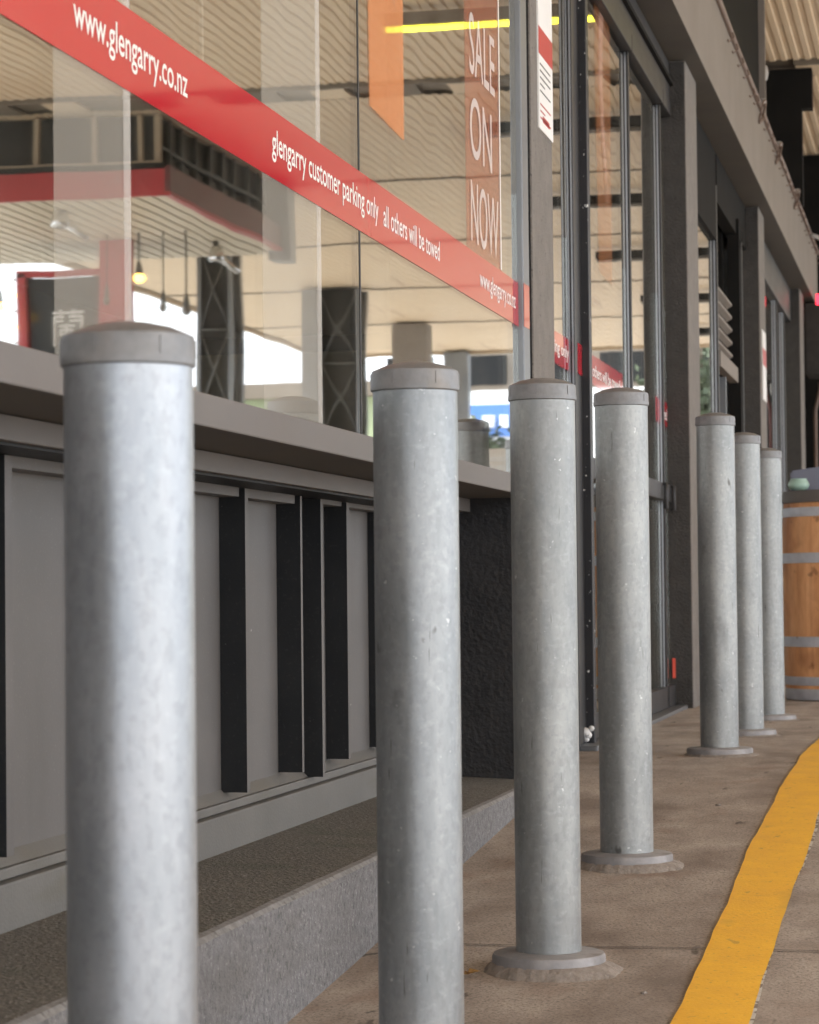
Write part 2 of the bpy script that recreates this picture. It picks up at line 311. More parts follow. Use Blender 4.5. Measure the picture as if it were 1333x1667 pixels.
# painted yellow line with wavering hand painted edges and the old white line that shows at its right
def wav(y, s): return .002*sin(y*5+s)+.0012*sin(y*11+s*2)+.0006*sin(y*29+s*3)+.004*sin(y*2.3+s)
def line(name, xl, xr, m, dz, y0=3.2, y1=26, st=.02):
    b = MB(); n = int((y1-y0)/st); prev = None
    for i in range(n+1):
        y = y0+(y1-y0)*i/n; cur = (b.bm.verts.new((xl(y), y, gz(y)+dz)), b.bm.verts.new((xr(y), y, gz(y)+dz)))
        if prev: b.bm.faces.new((prev[0], prev[1], cur[1], cur[0]))
        prev = cur
    return tag(b.build(name, m), kind='structure')
line('yellow_road_marking', lambda y: -.538+wav(y, 1)*1.1+.035*max(0, y-8.5)*.3, lambda y: -.388+wav(y, 4)*.8+.01*max(0, y-8.5), M['yline'], .005)
line('white_road_marking', lambda y: -.40, lambda y: -.380+wav(y, 4)*.8-.005*(1+sin(y*2.3)), M['wline'], .003)

# ================================================================== BUILDING
bd = empty('shop_building', (-1.3, 8, 0), 'taupe painted shopfront with large windows, slatted base panels and long header beam', 'building')
def P(name, mb, m=None, sharp=None, parent=None):
    o = mb.build(name, m, None, sharp=sharp)
    pr = parent or bd
    o.parent = pr; o.matrix_parent_inverse = Matrix.Translation(-wloc(pr))
    return o
def wloc(o):
    l = Vector(o.location)
    return l
BX, Y0, YE = -1.28, -4.0, 24.2  # unseen near shopfront extended behind the camera to darken the left side
def adopt(o, parent):
    """parent mesh written in world coordinates"""
    o.parent = parent; l = Vector(); p = parent
    while p is not None: l += Vector(p.location); p = p.parent
    me = o.data; me.transform(Matrix.Translation(-l)); return o
def P(name, mb, m=None, sharp=None, parent=None):
    return adopt(mb.build(name, m, None, sharp=sharp), parent or bd)
# plinth: exposed aggregate top, grey face, worn arris
b = MB(); n = 110
for i in range(n):
    ya, yb = Y0+(8.08-Y0)*i/n, Y0+(8.08-Y0)*(i+1)/n
    def row(y):
        k = .004*sin(y*7)+.003*sin(y*19)
        return [(BX, y, gz(y)-.05), (BX, y, -.007+k*.2), (BX-.008+k*.3, y, .001+k*.1), (BX-.022+k*.4, y, .003), (-1.70, y, .020)]
    A, B_ = row(ya), row(yb)
    for k in range(4):
        fc = b.bm.faces.new([b.bm.verts.new(q) for q in (A[k], A[k+1], B_[k+1], B_[k])]); fc.material_index = b.mi(M['conc_face'] if k < 1 else M['conc_edge'] if k < 3 else M['conc_top'])
bmesh.ops.remove_doubles(b.bm, verts=b.bm.verts, dist=1e-5)
P('plinth', b)
# timber rail along the foot of the panels (two steps) and head rail
b = MB()
b.box(-1.70, -1.615, Y0, 8.05, .012, .100, M['rail'], bev=.004)
b.box(-1.70, -1.632, Y0, 8.05, .102, .122, M['rail'], bev=.003)
P('bottom_rail', b)
b = MB(); b.box(-1.72, -1.663, Y0, 8.05, .125, .90, M['panel']); P('wall_panel', b)
# bevelled cove between rail and panel
b = MB(); b.prism([(-1.663, .123), (-1.640, .123), (-1.663, .146)], 'y', Y0, 8.05, M['rail']); P('cove_strip', b)
fins = [(2.74, .036), (2.0, .03), (1.55, .03), (4.232, .036), (4.80, .030), (5.792, .027), (6.314, .019), (6.530, .026), (6.826, .034), (7.36, .03), (7.78, .03)]
for i, (y, wd) in enumerate(fins):
    low = {7: .105+.018, 5: .14}.get(i, .150)
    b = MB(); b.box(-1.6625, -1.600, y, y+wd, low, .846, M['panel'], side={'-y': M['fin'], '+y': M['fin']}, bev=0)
    o = P('fin', b)
# thin batten on the top (light rail between fins)
b = MB()
for y0, y1, z0 in ((-4, 4.228, .826), (4.272, 4.796, .826), (4.834, 5.788, .826), (5.823, 6.310, .826), (6.560, 6.822, .835), (6.864, 8.05, .835)):
    b.box(-1.6625, -1.612, y0, y1, z0, .849, M['panel'], bev=.002)
P('head_batten', b)
b = MB(); b.box(-1.72, -1.490, Y0, 8.085, .8535, .895, M['paint'], bev=.002)
b.box(-1.72, -1.510, Y0, 8.085, .848, .8530, M['fin']); P('sill_beam', b)
b = MB(); b.box(-1.72, -1.280, Y0, 8.085, .8965, .9555, M['paint'], bev=.003, side={'-z': M['fascia_shade']}); P('sill', b)  # sill underside face carries its shade as a darker colour
# pillars
def pillar(y0, y1, side, zb=-.1, front=-1.28):
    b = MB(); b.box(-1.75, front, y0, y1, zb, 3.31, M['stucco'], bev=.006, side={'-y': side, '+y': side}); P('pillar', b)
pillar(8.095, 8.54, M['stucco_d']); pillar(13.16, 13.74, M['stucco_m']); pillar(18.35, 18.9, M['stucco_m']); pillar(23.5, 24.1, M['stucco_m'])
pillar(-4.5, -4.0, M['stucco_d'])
# header fascia, its underside with shade put into the colour, the dark wall over it and its end trim
b = MB(); b.box(-1.75, -1.20, -4.5, 25.2, 3.312, 3.838, M['fascia'], bev=.004, side={'-z': M['fascia_shade']}); P('header_fascia', b)
b = MB(); b.box(-1.75, -1.30, -4.5, 18.9, 3.84, 5.4, M['black2']); b.box(-1.34, -1.255, 18.9, 18.97, 3.84, 5.0, M['fascia']); P('upper_wall', b)
b = MB(); b.box(-8, -1.75, -4.6, -4.5, 0, 5.4, M['paint']); b.box(-8.1, -8, -4.6, 26.6, -.2, 5.4, M['paint']); b.box(-8, -1.75, -4.5, 26.4, 5.4, 5.5, M['black2']); P('outer_wall', b)
b = MB(); b.box(-8, -1.73, -4.5, 26.4, 3.32, 3.40, M['innerc']); P('shop_ceiling', b)
b = MB(); b.box(-8, -1.42, -4.5, 26.4, -.12, -.006, M['innerf']); P('shop_floor', b)
b = MB(); b.box(-7.99, -7.9, -4.5, 26.4, 0, 3.315, M['inner']); b.box(-7.9, -1.76, -4.49, -4.4, 0, 3.3, M['inner']); P('inner_wall', b)
b = MB()
for yy in (14.5, 17.5, 21): P('shelf_unit', MB().box(-7.8, -3.0, yy, yy+.5, 0, 2.0, M['tan'], bev=.01))
# big window: panes, frame, joints
wi = empty('window', (0, 0, 0)); wi.parent = bd; wi.location = (0, 0, 0)
for y0, y1 in ((-3.95, -.01), (0, 3.02), (3.026, 5.655), (5.661, 7.85)):
    P('pane', MB().box(-1.298, -1.290, y0, y1, .957, 3.18), M['glass'], parent=wi)
b = MB(); b.box(-1.34, -1.272, 7.852, 7.97, .957, 3.20, M['alu_g'], bev=.004); b.box(-1.33, -1.292, 7.975, 8.09, .957, 3.20, M['frame']); b.box(-1.34, -1.272, -4, 8.09, 3.202, 3.31, M['alu_g'], bev=.004)
b.box(-1.34, -1.272, -4, -3.952, .957, 3.20, M['alu_g'], bev=.004); P('window_frame', b, parent=wi)
for y in (3.023, 5.658): P('glazing_seal', MB().box(-1.2975, -1.2885, y-.0045, y+.0045, .957, 3.2, M['frame']), parent=wi)
# bay with the doors: glass at X=-1.40
GX = -1.40
def mull(b, y, w_=.045, dep=.024, z0=0, z1=3.10, m=None, strips=True):
    b.box(GX-.03, GX+dep, y, y+w_, z0, z1, m or M['frame'], bev=.002)
    if strips: b.box(GX+dep*.30, GX+dep*.62, y-.004, y-.0005, z0, z1, M['alu'])
def glazing(name, y0, y1, z0=.10, z1=3.05):
    return MB().box(GX-.004, GX+.004, y0, y1, z0, z1)
# bay 2 sidelight + black post
sl = empty('window'); sl.parent = bd
P('pane', glazing('p', 8.55, 9.66, .957), M['glass2'], parent=sl)
b = MB(); b.box(-1.44, -1.372, 9.67, 9.74, 0, 3.1, M['frame'], bev=.004)
for k in (-1.395, -1.382): b.box(k, k+.006, 9.664, 9.6695, 0, 3.1, M['alu'])
b.box(-1.46, -1.38, 9.742, 9.903, 0, 3.1, M['frame']); b.box(-1.46, -1.385, 8.545, 9.66, 0, .955, M['frame']); b.box(-1.46, -1.36, 8.545, 9.903, 3.101, 3.30, M['frame'], bev=.004)
P('window_frame', b, parent=sl)
P('door_post', MB().box(-1.46, -1.348, 9.905, 9.975, 0, 3.1, M['black'], bev=.003))
bb = MB()
for (yy, zz, rr) in ((9.862, .045, .016), (9.862, .03, .013), (9.862, .07, .012), (9.862, .055, .02)):
    bb.lathe([(0, -rr), (rr*.8, -rr*.6), (rr, 0), (rr*.7, rr*.7), (0, rr)], (-1.36+random.uniform(-.02, .02), yy, zz), n=10, m=M['whitep'])
P('paint_chip', bb)
# entrance doors
def door(ya, yb, label=None, rail=1.04):
    d = empty('door'); d.parent = bd
    P('pane', glazing('p', ya+.05, yb, .12, rail), M['glass2'], parent=d)
    P('pane', glazing('p', ya+.05, yb, rail+.09, 3.0), M['glass2'], parent=d)
    b = MB(); mull(b, ya, z1=3.02, m=M['frame']); 
    b.box(GX-.03, GX+.03, ya+.052, yb, .015, .118, M['frame'], bev=.004); b.box(GX-.03, GX+.03, ya+.052, yb, rail+.002, rail+.088, M['frame'], bev=.004)
    b.box(GX-.04, GX+.045, ya, yb, 3.022, 3.10, M['frame'], bev=.004)
    P('door_frame', b, parent=d)
    b = MB(); yy = yb-.12
    b.tube([(GX+.03, yy, 1.0), (GX+.045, yy, 1.0), (GX+.045, yy, 1.12), (GX+.03, yy, 1.12)], .011, m=M['frame']); P('handle', b, parent=d)
    return d
door(9.977, 11.49); door(11.50, 12.79); door(12.80, 13.155)
b = MB(); b.box(-1.46, -1.36, 9.937, 13.155, 3.102, 3.30, M['frame'], bev=.004); b.box(-1.46, -1.34, 9.937, 13.155, 3.18, 3.20, M['black2']); P('door_head', b)
b = MB(); b.box(-1.50, -1.31, 9.7, 13.155, -.02, .012, M['alu_g'], bev=.004); P('threshold', b)
P('red_reflection', MB().box(-1.385, -1.370, 13.147, 13.1545, .15, .25), M['reflect_red'])  # red strip painted in for an orange-red reflection at the door glass
# bay 3 : pane, open sliding door with louvre, more panes
d3 = empty('window'); d3.parent = bd
P('pane', glazing('p', 13.75, 15.90, .1, 2.75), M['glass2'], parent=d3)
b = MB(); mull(b, 15.93, .06, .03, z1=3.1); b.box(GX-.05, GX+.03, 13.745, 15.92, 2.752, 3.30, M['black2']); b.box(GX-.05, GX+.04, 13.745, 15.92, 0, .098, M['frame']); P('window_frame', b, parent=d3)
b = MB()
for k in range(5):
    z = 2.12+k*.085; b.prism([(GX-.02, z), (GX+.015, z+.02), (GX+.015, z+.036), (GX-.02, z+.016)], 'y', 16.0, 17.2, M['fascia'])
b.box(GX-.02, GX+.04, 16.0, 17.35, 1.98, 2.08, M['fascia'], bev=.004)
P('louvre', b)
b = MB(); mull(b, 17.45, .06, .05, strips=False, m=M['black2']); b.box(GX-.05, GX+.03, 17.9, 17.97, 0, 3.1, M['frame']); b.box(GX-.05, GX+.03, 15.995, 18.34, 3.0, 3.3, M['black2'])
b.box(GX-.04, GX+.01, 16.7, 16.75, 0, 1.97, M['alu_g']); P('door_frame', b)
P('pane', glazing('p', 17.52, 18.34, .1, 2.95), M['glass2'], parent=d3)
# recess behind the open door
b = MB(); b.box(-3.2, GX-.06, 17.40, 17.44, 0, 3.3, M['black2']); b.box(-3.2, GX-.06, 15.8, 15.84, 0, 3.3, M['black2']); b.box(-3.2, -3.15, 15.84, 17.4, 0, 3.3, M['black2']); P('dark_recess', b)
d4 = empty('window'); d4.parent = bd
P('pane', glazing('p', 18.95, 23.5, .85, 3.0), M['glass2'], parent=d4)
b = MB()
for y in (19.0, 20.2, 21.6, 22.6): mull(b, y, .06, .03, z0=.0)
b.box(GX-.05, GX+.04, 18.91, 23.49, 0, .845, M['frame']); b.box(GX-.05, GX+.04, 18.91, 23.49, 3.002, 3.3, M['frame'], bev=.004); P('window_frame', b, parent=d4)

# ------------------------------------------------------------------ things on the glass
vb = empty('window_banner', (-1.286, 5.6, 1.48), 'long red vinyl band with white lettering running across the large front window', 'banner', 'red vinyl bands on the glass')
P('vinyl_band', MB().box(-1.2894, -1.2882, -3.9, 7.85, 1.417, 1.552), M['red'], parent=vb)
P('vinyl_end', MB().box(-1.2715, -1.2705, 7.853, 7.955, 1.417, 1.552), M['red'], parent=vb)
def T(body, y0, y1, zc, h, x, par, m=None, off=.009):
    o = text_mesh('lettering', body, m or M['white'], y0, y1, zc, h, x, off=off); return adopt(o, par)
TX = -1.2876
T('www.glengarry.co.nz', 3.709, 4.309, 1.483, .066, TX, vb)
T('glengarry customer parking only', 4.884, 5.850, 1.483, .066, TX, vb)
T('all others will be towed', 5.905, 6.590, 1.488, .052, TX, vb)
T('www.glengarry.co.nz', 7.18, 7.795, 1.483, .066, TX, vb)
T('www.glengarry.co.nz', 1.9, 2.5, 1.483, .066, TX, vb)
v2 = empty('window_banner', (-1.39, 9, 1.48), 'short red vinyl band on the narrow pane right of the rough grey pillar', 'banner', 'red vinyl bands on the glass')
P('vinyl_band', MB().box(-1.3954, -1.3942, 8.56, 9.66, 1.43, 1.550), M['red'], parent=v2)
P('vinyl_end', MB().box(-1.379, -1.3778, 9.745, 9.90, 1.43, 1.550), M['red'], parent=v2)
T('customer parking only', 8.62, 9.65, 1.489, .062, -1.3936, v2)
v3 = empty('window_banner', (-1.39, 11, 1.48), 'red vinyl band across the entrance door glass behind the fourth bollard', 'banner', 'red vinyl bands on the glass')
P('vinyl_band', MB().box(-1.3954, -1.3942, 9.99, 11.30, 1.43, 1.550), M['red'], parent=v3)
P('vinyl_band', MB().box(-1.3954, -1.3942, 12.64, 13.15, 1.43, 1.550), M['red'], parent=v3)
T('all others will be towed', 10.2, 11.2, 1.489, .05, -1.3936, v3)
T('towed', 12.85, 13.12, 1.489, .06, -1.3936, v3)
# SALE ON NOW film inside the glass
po = empty('sale_poster', (-1.31, 7.2, 1.9), 'tall reddish film poster reading SALE ON NOW in white inside the window', 'poster')
P('film', MB().box(-1.2892, -1.2884, 6.99, 7.55, 1.53, 2.62), M['poster'], parent=po)
P('edge_strip', MB().box(-1.2883, -1.2876, 7.535, 7.55, 1.556, 2.9), M['white'], parent=po)
for wd, zc, y1 in (('SALE', 2.140, 7.46), ('ON', 1.905, 7.40), ('NOW', 1.665, 7.50)):
    T(wd, 7.05, y1, zc, .175, -1.2872, po, m=M['print'], off=.004)
def flag(y, z, label, s=1, x=-1.2885, mo='orange', mp='pale_print'):
    o = empty('pennant', (x, y, z), label, 'pennant', 'orange pennants on the shop glass')
    b = MB(); pr = [(-.24, 1.2), (-.235, .7), (-.20, .30), (-.19, .02), (.24, 0.0), (.25, 1.2)]
    b.prism([(p[0]*s, p[1]*s) for p in pr], 'x', 0, .0008, M[mo]); bo = b.build('cloth', None, o)
    b = MB(); b.prism([(-.10, 1.18), (-.12, .85), (-.06, .62), (.06, .42), (.11, .30), (.09, .46), (.02, .62), (-.02, .85), (.04, 1.18)], 'x', .0012, .0018, M[mp]); b.build('print', M[mp], o)
    if mo != 'orange': return o
    b = MB(); b.prism([(.02+.07*cos(a), .50+.045*sin(a)) for a in [k*pi/8 for k in range(16)]], 'x', .0022, .003, M['cone']); b.build('emblem', None, o)
    return o
flag(5.94, 1.705, 'orange pennant with white print on the large window near the yellow tube', s=.88)
flag(10.75, 1.9, 'orange pennant print on the entrance door glass beside the black post', x=-1.3935, mo='faint_orange', mp='faint_print')

# sheer hanging panels with white edge rail inside the window
for (y0, y1, lab, zt) in ((3.622, 3.955, 'pale translucent strip down the window glass left of and above the nearest bollard', 3.1), (4.815, 5.255, 'pale translucent strip down the window glass between the two nearest bollards', 3.1)):
    hp = empty('frosted_strip', (-1.289, y0, .96), lab, 'window film', 'pale frosted strips on the window glass')
    P('film', MB().box(-1.2899, -1.28955, y0, y1, .958, zt), M['frost'], parent=hp)
    P('edge_film', MB().box(-1.2899, -1.28955, y1+.0005, y1+.036, .958, zt), M['frost2'], parent=hp)
for y, lab in ((3.95, 'thin white hanging cord inside the window at the far left'), (4.98, 'thin white hanging cord inside the window above the red band lettering')):
    tag(MB().box(-1.463, -1.457, y, y+.012, 1.56, 3.1).build('white_string', M['edge']), lab, 'string', 'white cords inside the window')
# notice on the pillar
ns = empty('pillar_notice', (-1.27, 8.38, 2.5), 'white notice with a red stripe fixed to the rough grey pillar', 'sign')
P('board', MB().prism([(8.225, 2.10), (8.525, 2.10), (8.525, 3.0), (8.225, 3.0)], 'x', -1.2795, -1.274, M['whitep']), parent=ns)
b = MB(); b.box(-1.2738, -1.2732, 8.226, 8.524, 2.345, 2.435, M['redp']); b.box(-1.2738, -1.2732, 8.226, 8.524, 2.60, 2.99, M['redp']); P('stripe', b, parent=ns)
b = MB()
for k in range(9):
    z = 2.32-k*.022; l = .22 if k % 4 != 3 else .1
    if k == 5: continue
    b.box(-1.2738, -1.2732, 8.25, 8.25+l, z-.008, z-.003, M['frame'] if k < 6 else M['redp'])
b.box(-1.2738, -1.2732, 8.30, 8.44, 2.13, 2.15, M['redp']); P('print', b, parent=ns)
n2 = empty('pillar_notice', (-1.27, 18.6, 2.3), 'small white and red notice fixed to the far pillar behind the last bollards', 'sign')
P('board', MB().box(-1.2795, -1.274, 18.5, 18.85, 1.95, 2.45, M['whitep']), parent=n2)
P('stripe', MB().box(-1.2738, -1.273, 18.5, 18.85, 2.2, 2.32, M['redp']), parent=n2)
# conduit along the top of the fascia with clips
cb = empty('conduit', (-1.19, 14, 3.83), 'brown conduit with wire clips running along the top of the header beam', 'conduit')
pts = [(-1.190+.002*sin(i*.9), 8+i*.4, 3.838+.0015*sin(i*1.3)) for i in range(44)]
P('pipe', MB().tube(pts, .018, m=M['cable']), parent=cb)
for i in range(26):
    y = 14.9+i*.42+random.uniform(-.12, .12); b = MB(); z = 3.82-random.uniform(0, .03)
    b.tube([(-1.175, y, z+.01), (-1.165, y, z-.02), (-1.192, y-.02, z-.05), (-1.192, y-.10, z-.055)], .0045, n=6, m=M['cable']); P('clip', b, parent=cb)
for y, lab in ((17.3, 'small loop of wire hanging from the conduit nearest the top of the beam'), (19.0, 'small knot of wire on the conduit halfway along the beam'), (21.3, 'pale cable loop on the conduit toward the far end')):
    b = MB(); b.tube([(-1.17+.02*sin(a), y+.10*cos(a), 3.79+.075*sin(a)) for a in [k*pi/6 for k in range(13)]], .008, n=6, m=M['cable']); b.lathe([(0, -.02), (.025, -.01), (.022, .015), (0, .02)], (-1.17, y, 3.86), n=12, m=M['pink'])
    tag(b.build('wire_loop', None), lab, 'wire')
b = MB(); b.tube([(-1.15, 23.2, 3.75), (-1.05, 23.3, 3.72), (-.95, 23.4, 3.85), (-.9, 23.5, 4.2)], .02, m=M['pink']); tag(b.build('hanging_cable', None), 'pale curved cable leaving the far end of the header beam', 'cable')
# ================================================================== BOLLARDS
def make_bollard(kind, h=1.2):
    root = empty('bollard', (0, 0, 0))
    R0 = .070
    p = MB().lathe([(R0, -.05), (R0, .3), (R0, .6), (R0, .9), (R0, h+.01)], n=96, m=M[kind]).build('pipe', None, root)
    c = MB(); c.lathe([(R0+.001, h-.002), (R0+.0035, h), (R0+.0038, h+.008), (R0+.0028, h+.011), (R0+.0028, h+.026), (R0+.0015, h+.032), (R0-.006, h+.0355), (R0-.022, h+.042), (R0-.045, h+.047), (0, h+.0485)], n=96, m=M['cap'])
    for k in range(6):
        a = k*pi/3+.5; mm = Matrix.Rotation(a, 4, 'Z'); vs = []
        bx = bmesh.ops.create_cube(c.bm, size=1)['verts']
        for v in bx: v.co = mm @ Vector((R0+.0015+v.co.x*.005, v.co.y*.005, h+.0185+v.co.z*.019))
    c.build('cap', M['cap'], root, sharp=.6)
    rg = MB(); rg.lathe([(R0, .024), (.112, .021), (.118, .019), (.121, .013), (.121, -.010), (.118, -.03)], n=80, m=M['ring'])
    rg.build('base_ring', None, root, sharp=.5)
    sd_ = random.random()*6
    def jit(k, a, rad, z):
        q = .3+.3*sin(a*3+sd_)+.3*sin(a*7+sd_*2)+.35*sin(a*17+sd_)+.3*sin(a*29+sd_*3)
        side = max(0, cos(a+.15))**3*(.045+.012*sin(a*9))
        return (rad+(k > 0)*(q*.005+side*.85*(k/3)), z-(.0 if k < 2 else side*.05))
    MB().lathe([(.119, .002), (.124, -.004), (.131, -.012), (.143, -.028)], n=72, m=M['mortar'], jit=jit).build('mortar_collar', None, root)
    return root
BOL = [(-.868, 2.673, 'galv_n', 'nearest and largest bollard, shiny and slightly blurred, at the left of the photo'),
       (-.858, 4.165, 'galv', 'second bollard from the left, in front of the lettered window, base out of frame'),
       (-.850, 5.480, 'galv_b', 'third bollard from the left, mortar spilling right of its round base ring'),
       (-.843, 6.797, 'galv_b', 'fourth bollard from the left, standing in front of the entrance doors beside the black post'),
       (-.832, 9.500, 'galv_b', 'fifth bollard from the left, first of the far cluster of three'),
       (-.827, 10.735, 'galv_b', 'sixth bollard from the left, middle one of the far cluster of three'),
       (-.818, 11.976, 'galv_b', 'farthest and smallest bollard, standing just left of the wooden barrel')]
protos = {}
for i, (x, y, k, lab) in enumerate(BOL):
    o = make_bollard(k) if k not in protos else copy_tree(protos[k]); protos.setdefault(k, o)
    o.location = (x, y, BZ[i]); o.rotation_euler.z = {0: -1.62, 1: -1.35, 2: 0, 3: .1, 4: -.1, 5: .15, 6: .1}[i]
    if i == 0: o.rotation_euler.z = 1.9
    tag(o, lab, 'bollard', 'galvanised steel bollards in a row along the pavement')
# ================================================================== BARREL
ba = empty('barrel', (-.515, 14.25, 0), 'orange brown oak barrel with steel hoops standing at the right edge behind the bollards', 'barrel')
def br(z): return .362+.022*(1-((z-.55)/.55)**2)
b = MB(); NS = 26; zz = [i*1.10/16 for i in range(17)]
def jst(k, a, rad, z):
    ph = (a*NS/(2*pi)) % 1; g = .004 if min(ph, 1-ph) < .06 else 0
    return rad-g, z
b.lathe([(br(z), z) for z in zz]+[(br(1.1)-.025, 1.10), (br(1.1)-.03, 1.07), (0, 1.07)], n=NS*8, m=M['wood'], jit=jst); b.build('staves', None, ba)
for z0, z1 in ((.0, .06), (.078, .125), (.285, .34), (.735, .79), (.985, 1.035)):
    MB().lathe([(br(z0)-.001, z0), (br(z0)+.004, z0+.001), (br(z1)+.004, z1-.001), (br(z1)-.001, z1)], n=96, m=M['hoop']).build('hoop', None, ba, sharp=.5)
MB().lathe([(br(1.06)+.003, 1.06), (br(1.06)+.008, 1.062), (br(1.1)+.008, 1.125), (0, 1.13)], n=96, m=M['paint']).build('lid', None, ba, sharp=.5)
gl = MB(); gl.lathe([(.035, 0), (.052, .010), (.059, .028), (.054, .044), (.044, .058), (.047, .062), (.035, .052), (0, .02)], n=40, m=M['bglass'])
o = gl.build('glass_bowl', None, loc=(-.79, 14.12, 1.131)); tag(o, 'pale green glass bowl on top of the oak barrel', 'bowl')
cr_ = MB(); cr_.prism([(-.845, 1.131), (-.2, 1.131), (-.2, 1.33), (-.845, 1.245)], 'y', 14.30, 14.46, M['crate'], bev=.01)
tag(cr_.build('planter_box', None), 'grey blue plastic box behind the glass bowl on the barrel', 'box')
# dry leaf lying by the plinth
b = MB(); pts = [(0, 0), (.012, .016), (.010, .022), (.026, .020), (.030, .036), (.042, .030), (.060, .034), (.048, .020), (.062, .008), (.044, .006), (.040, -.012), (.026, -.004), (.012, -.012)]
vc = b.bm.verts.new((.03, .012, .006)); vv = [b.bm.verts.new((x, y, .004+.014*abs(sin(x*80+y*60)))) for x, y in pts]
for i in range(len(vv)): b.bm.faces.new((vc, vv[i], vv[(i+1) % len(vv)]))
o = b.build('dry_leaf', M['leaf'], loc=(-1.03, 5.36, gz(5.36)+.004)); o.scale = (.8, .8, .8); tag(o, 'curled brown dry leaf on the pavement left of the second bollard', 'leaf')

# ================================================================== CANOPY AND WHAT STANDS UNDER IT (far part seen directly at top right and mirrored in the glass; near part unseen)
CY0, CY1, CX1, CZ = -12.0, 46.3, 8.72, 5.0  # unseen near canopy extended behind the camera to cut front light
ca = empty('canopy', (3.7, 26, 5), 'high canopy roof with beige ribbed soffit reaching out from the shop', 'canopy')
b = MB(); pr = []; x = -6.0; pitch_ = .098
while x < CX1-.1:
    pr += [(x, CZ), (x+pitch_*.46, CZ), (x+pitch_*.52, CZ+.011), (x+pitch_*.94, CZ+.011)]; x += pitch_
segs = [(CY0, -7), (-6.98, -2), (-1.98, 2.8), (2.82, 7.6), (7.62, 12.4), (12.42, 17.2), (17.22, 21.6), (22.3, 26.8), (26.82, 31.6), (31.62, 36.4), (36.42, 41.2), (41.22, CY1)]
for sy0, sy1 in segs:
    A = [b.bm.verts.new((p[0], sy0, p[1])) for p in pr if p[0] > (-1.295 if sy1 < 18.9 else -6)]
    B_ = [b.bm.verts.new((p[0], sy1, p[1])) for p in pr if p[0] > (-1.295 if sy1 < 18.9 else -6)]
    for i in range(len(A)-1): b.bm.faces.new((A[i], A[i+1], B_[i+1], B_[i]))
P('soffit', b, M['soffit'], parent=ca)
P('roof_deck', MB().box(-1.29, CX1, CY0, 18.9, CZ+.04, CZ+.35, M['beam']).box(-6, CX1, 18.9, CY1, CZ+.04, CZ+.35, M['beam']), parent=ca)
b = MB(); b.box(CX1+.001, CX1+.06, CY0, CY1, CZ-.06, CZ+.45, M['tan'], bev=.01); b.box(-6, CX1, CY1+.001, CY1+.06, CZ-.06, CZ+.45, M['tan'], bev=.01); b.box(-1.29, CX1, CY0-.06, CY0-.001, CZ-.06, CZ+.45, M['tan'], bev=.01); P('fascia_board', b, parent=ca)
b = MB(); b.box(-1.2, CX1, 21.62, 21.68, CZ-.03, CZ+.03, M['beam'])
for k in range(16): b.box(-1.2+k*.62, -1.2+k*.62+.33, 21.70, 22.28, CZ+.002, CZ+.03, M['beam'] if k % 2 else M['soffit'])
for yy in (2.81, 7.61, 12.41, 17.21, 26.81, 31.61, 36.41, 41.21): b.box(-1.2, CX1, yy-.03, yy+.03, CZ-.012, CZ-.001, M['beam'])
P('cross_beam', b, parent=ca)
def pc(name, mb, par, m=None): return P(name, mb, m, parent=par)
def tower(x, y, w_, d_, lab, plain=False):
    t = empty('canopy_column', (x, y, -.1), lab, 'column', 'columns holding up the canopy')
    if plain:
        pc('shaft', MB().box(x-w_/2, x+w_/2, y, y+d_, -.1, CZ-.03, M['fascia'] if w_ > .45 else M['alu_g'], bev=.02), t); return t
    pc('core', MB().box(x-w_/2+.06, x+w_/2-.06, y+.05, y+d_-.05, -.1, CZ-.03, M['black2']), t)
    for sx in (-1, 1):
        for sy in (0, 1):
            pc('corner_post', MB().box(x+sx*(w_/2-.03)-.03, x+sx*(w_/2-.03)+.03, y+sy*(d_-.06), y+sy*(d_-.06)+.06, -.1, CZ-.03, M['alu_g']), t)
    b = MB(); z = -.1
    while z < CZ-1.0:
        xa, xb = x-w_/2+.05, x+w_/2-.05
        for p, q in (((xa, y+.03, z), (xb, y+.03, z+1.0)), ((xb, y+.02, z), (xa, y+.02, z+1.0)), ((xa, y+.02, z), (xb, y+.02, z)), ((xb, y+.05, z), (xb, y+d_-.05, z+1)), ((xb+.01, y+d_-.05, z), (xb+.01, y+.05, z+1)),
                     ((xa, y+.05, z), (xa, y+d_-.05, z+1)), ((xa-.01, y+d_-.05, z), (xa-.01, y+.05, z+1))):
            b.tube([p, q], .016, n=6, m=M['lattice'])
        z += 1.0
    pc('lattice', b, t); return t
tower(6.35, 31, .5, .45, 'dark latticed canopy column mirrored just right of the nearest bollard')
tower(5.95, 36, .60, .5, 'dark latticed canopy column mirrored left of the window joint')
pc_ = MB().box(6.22, 6.45, 35.9, 36.4, -.1, 4.96, M['alu_g'])
o = pc_.build('steel_stanchion', None); tag(o, 'smooth grey stanchion beside the latticed column mirrored in the window', 'post')
tower(5.95, 41, .5, .5, 'grey canopy column mirrored above the second bollard cap', True)
tower(6.15, 46, .42, .4, 'farthest grey canopy column mirrored right of the second bollard', True)
tower(6.3, 12, .5, .45, 'nearest latticed canopy column standing outside the photo'); tower(6.3, 20.5, .5, .45, 'latticed canopy column before the red fascia kiosk')
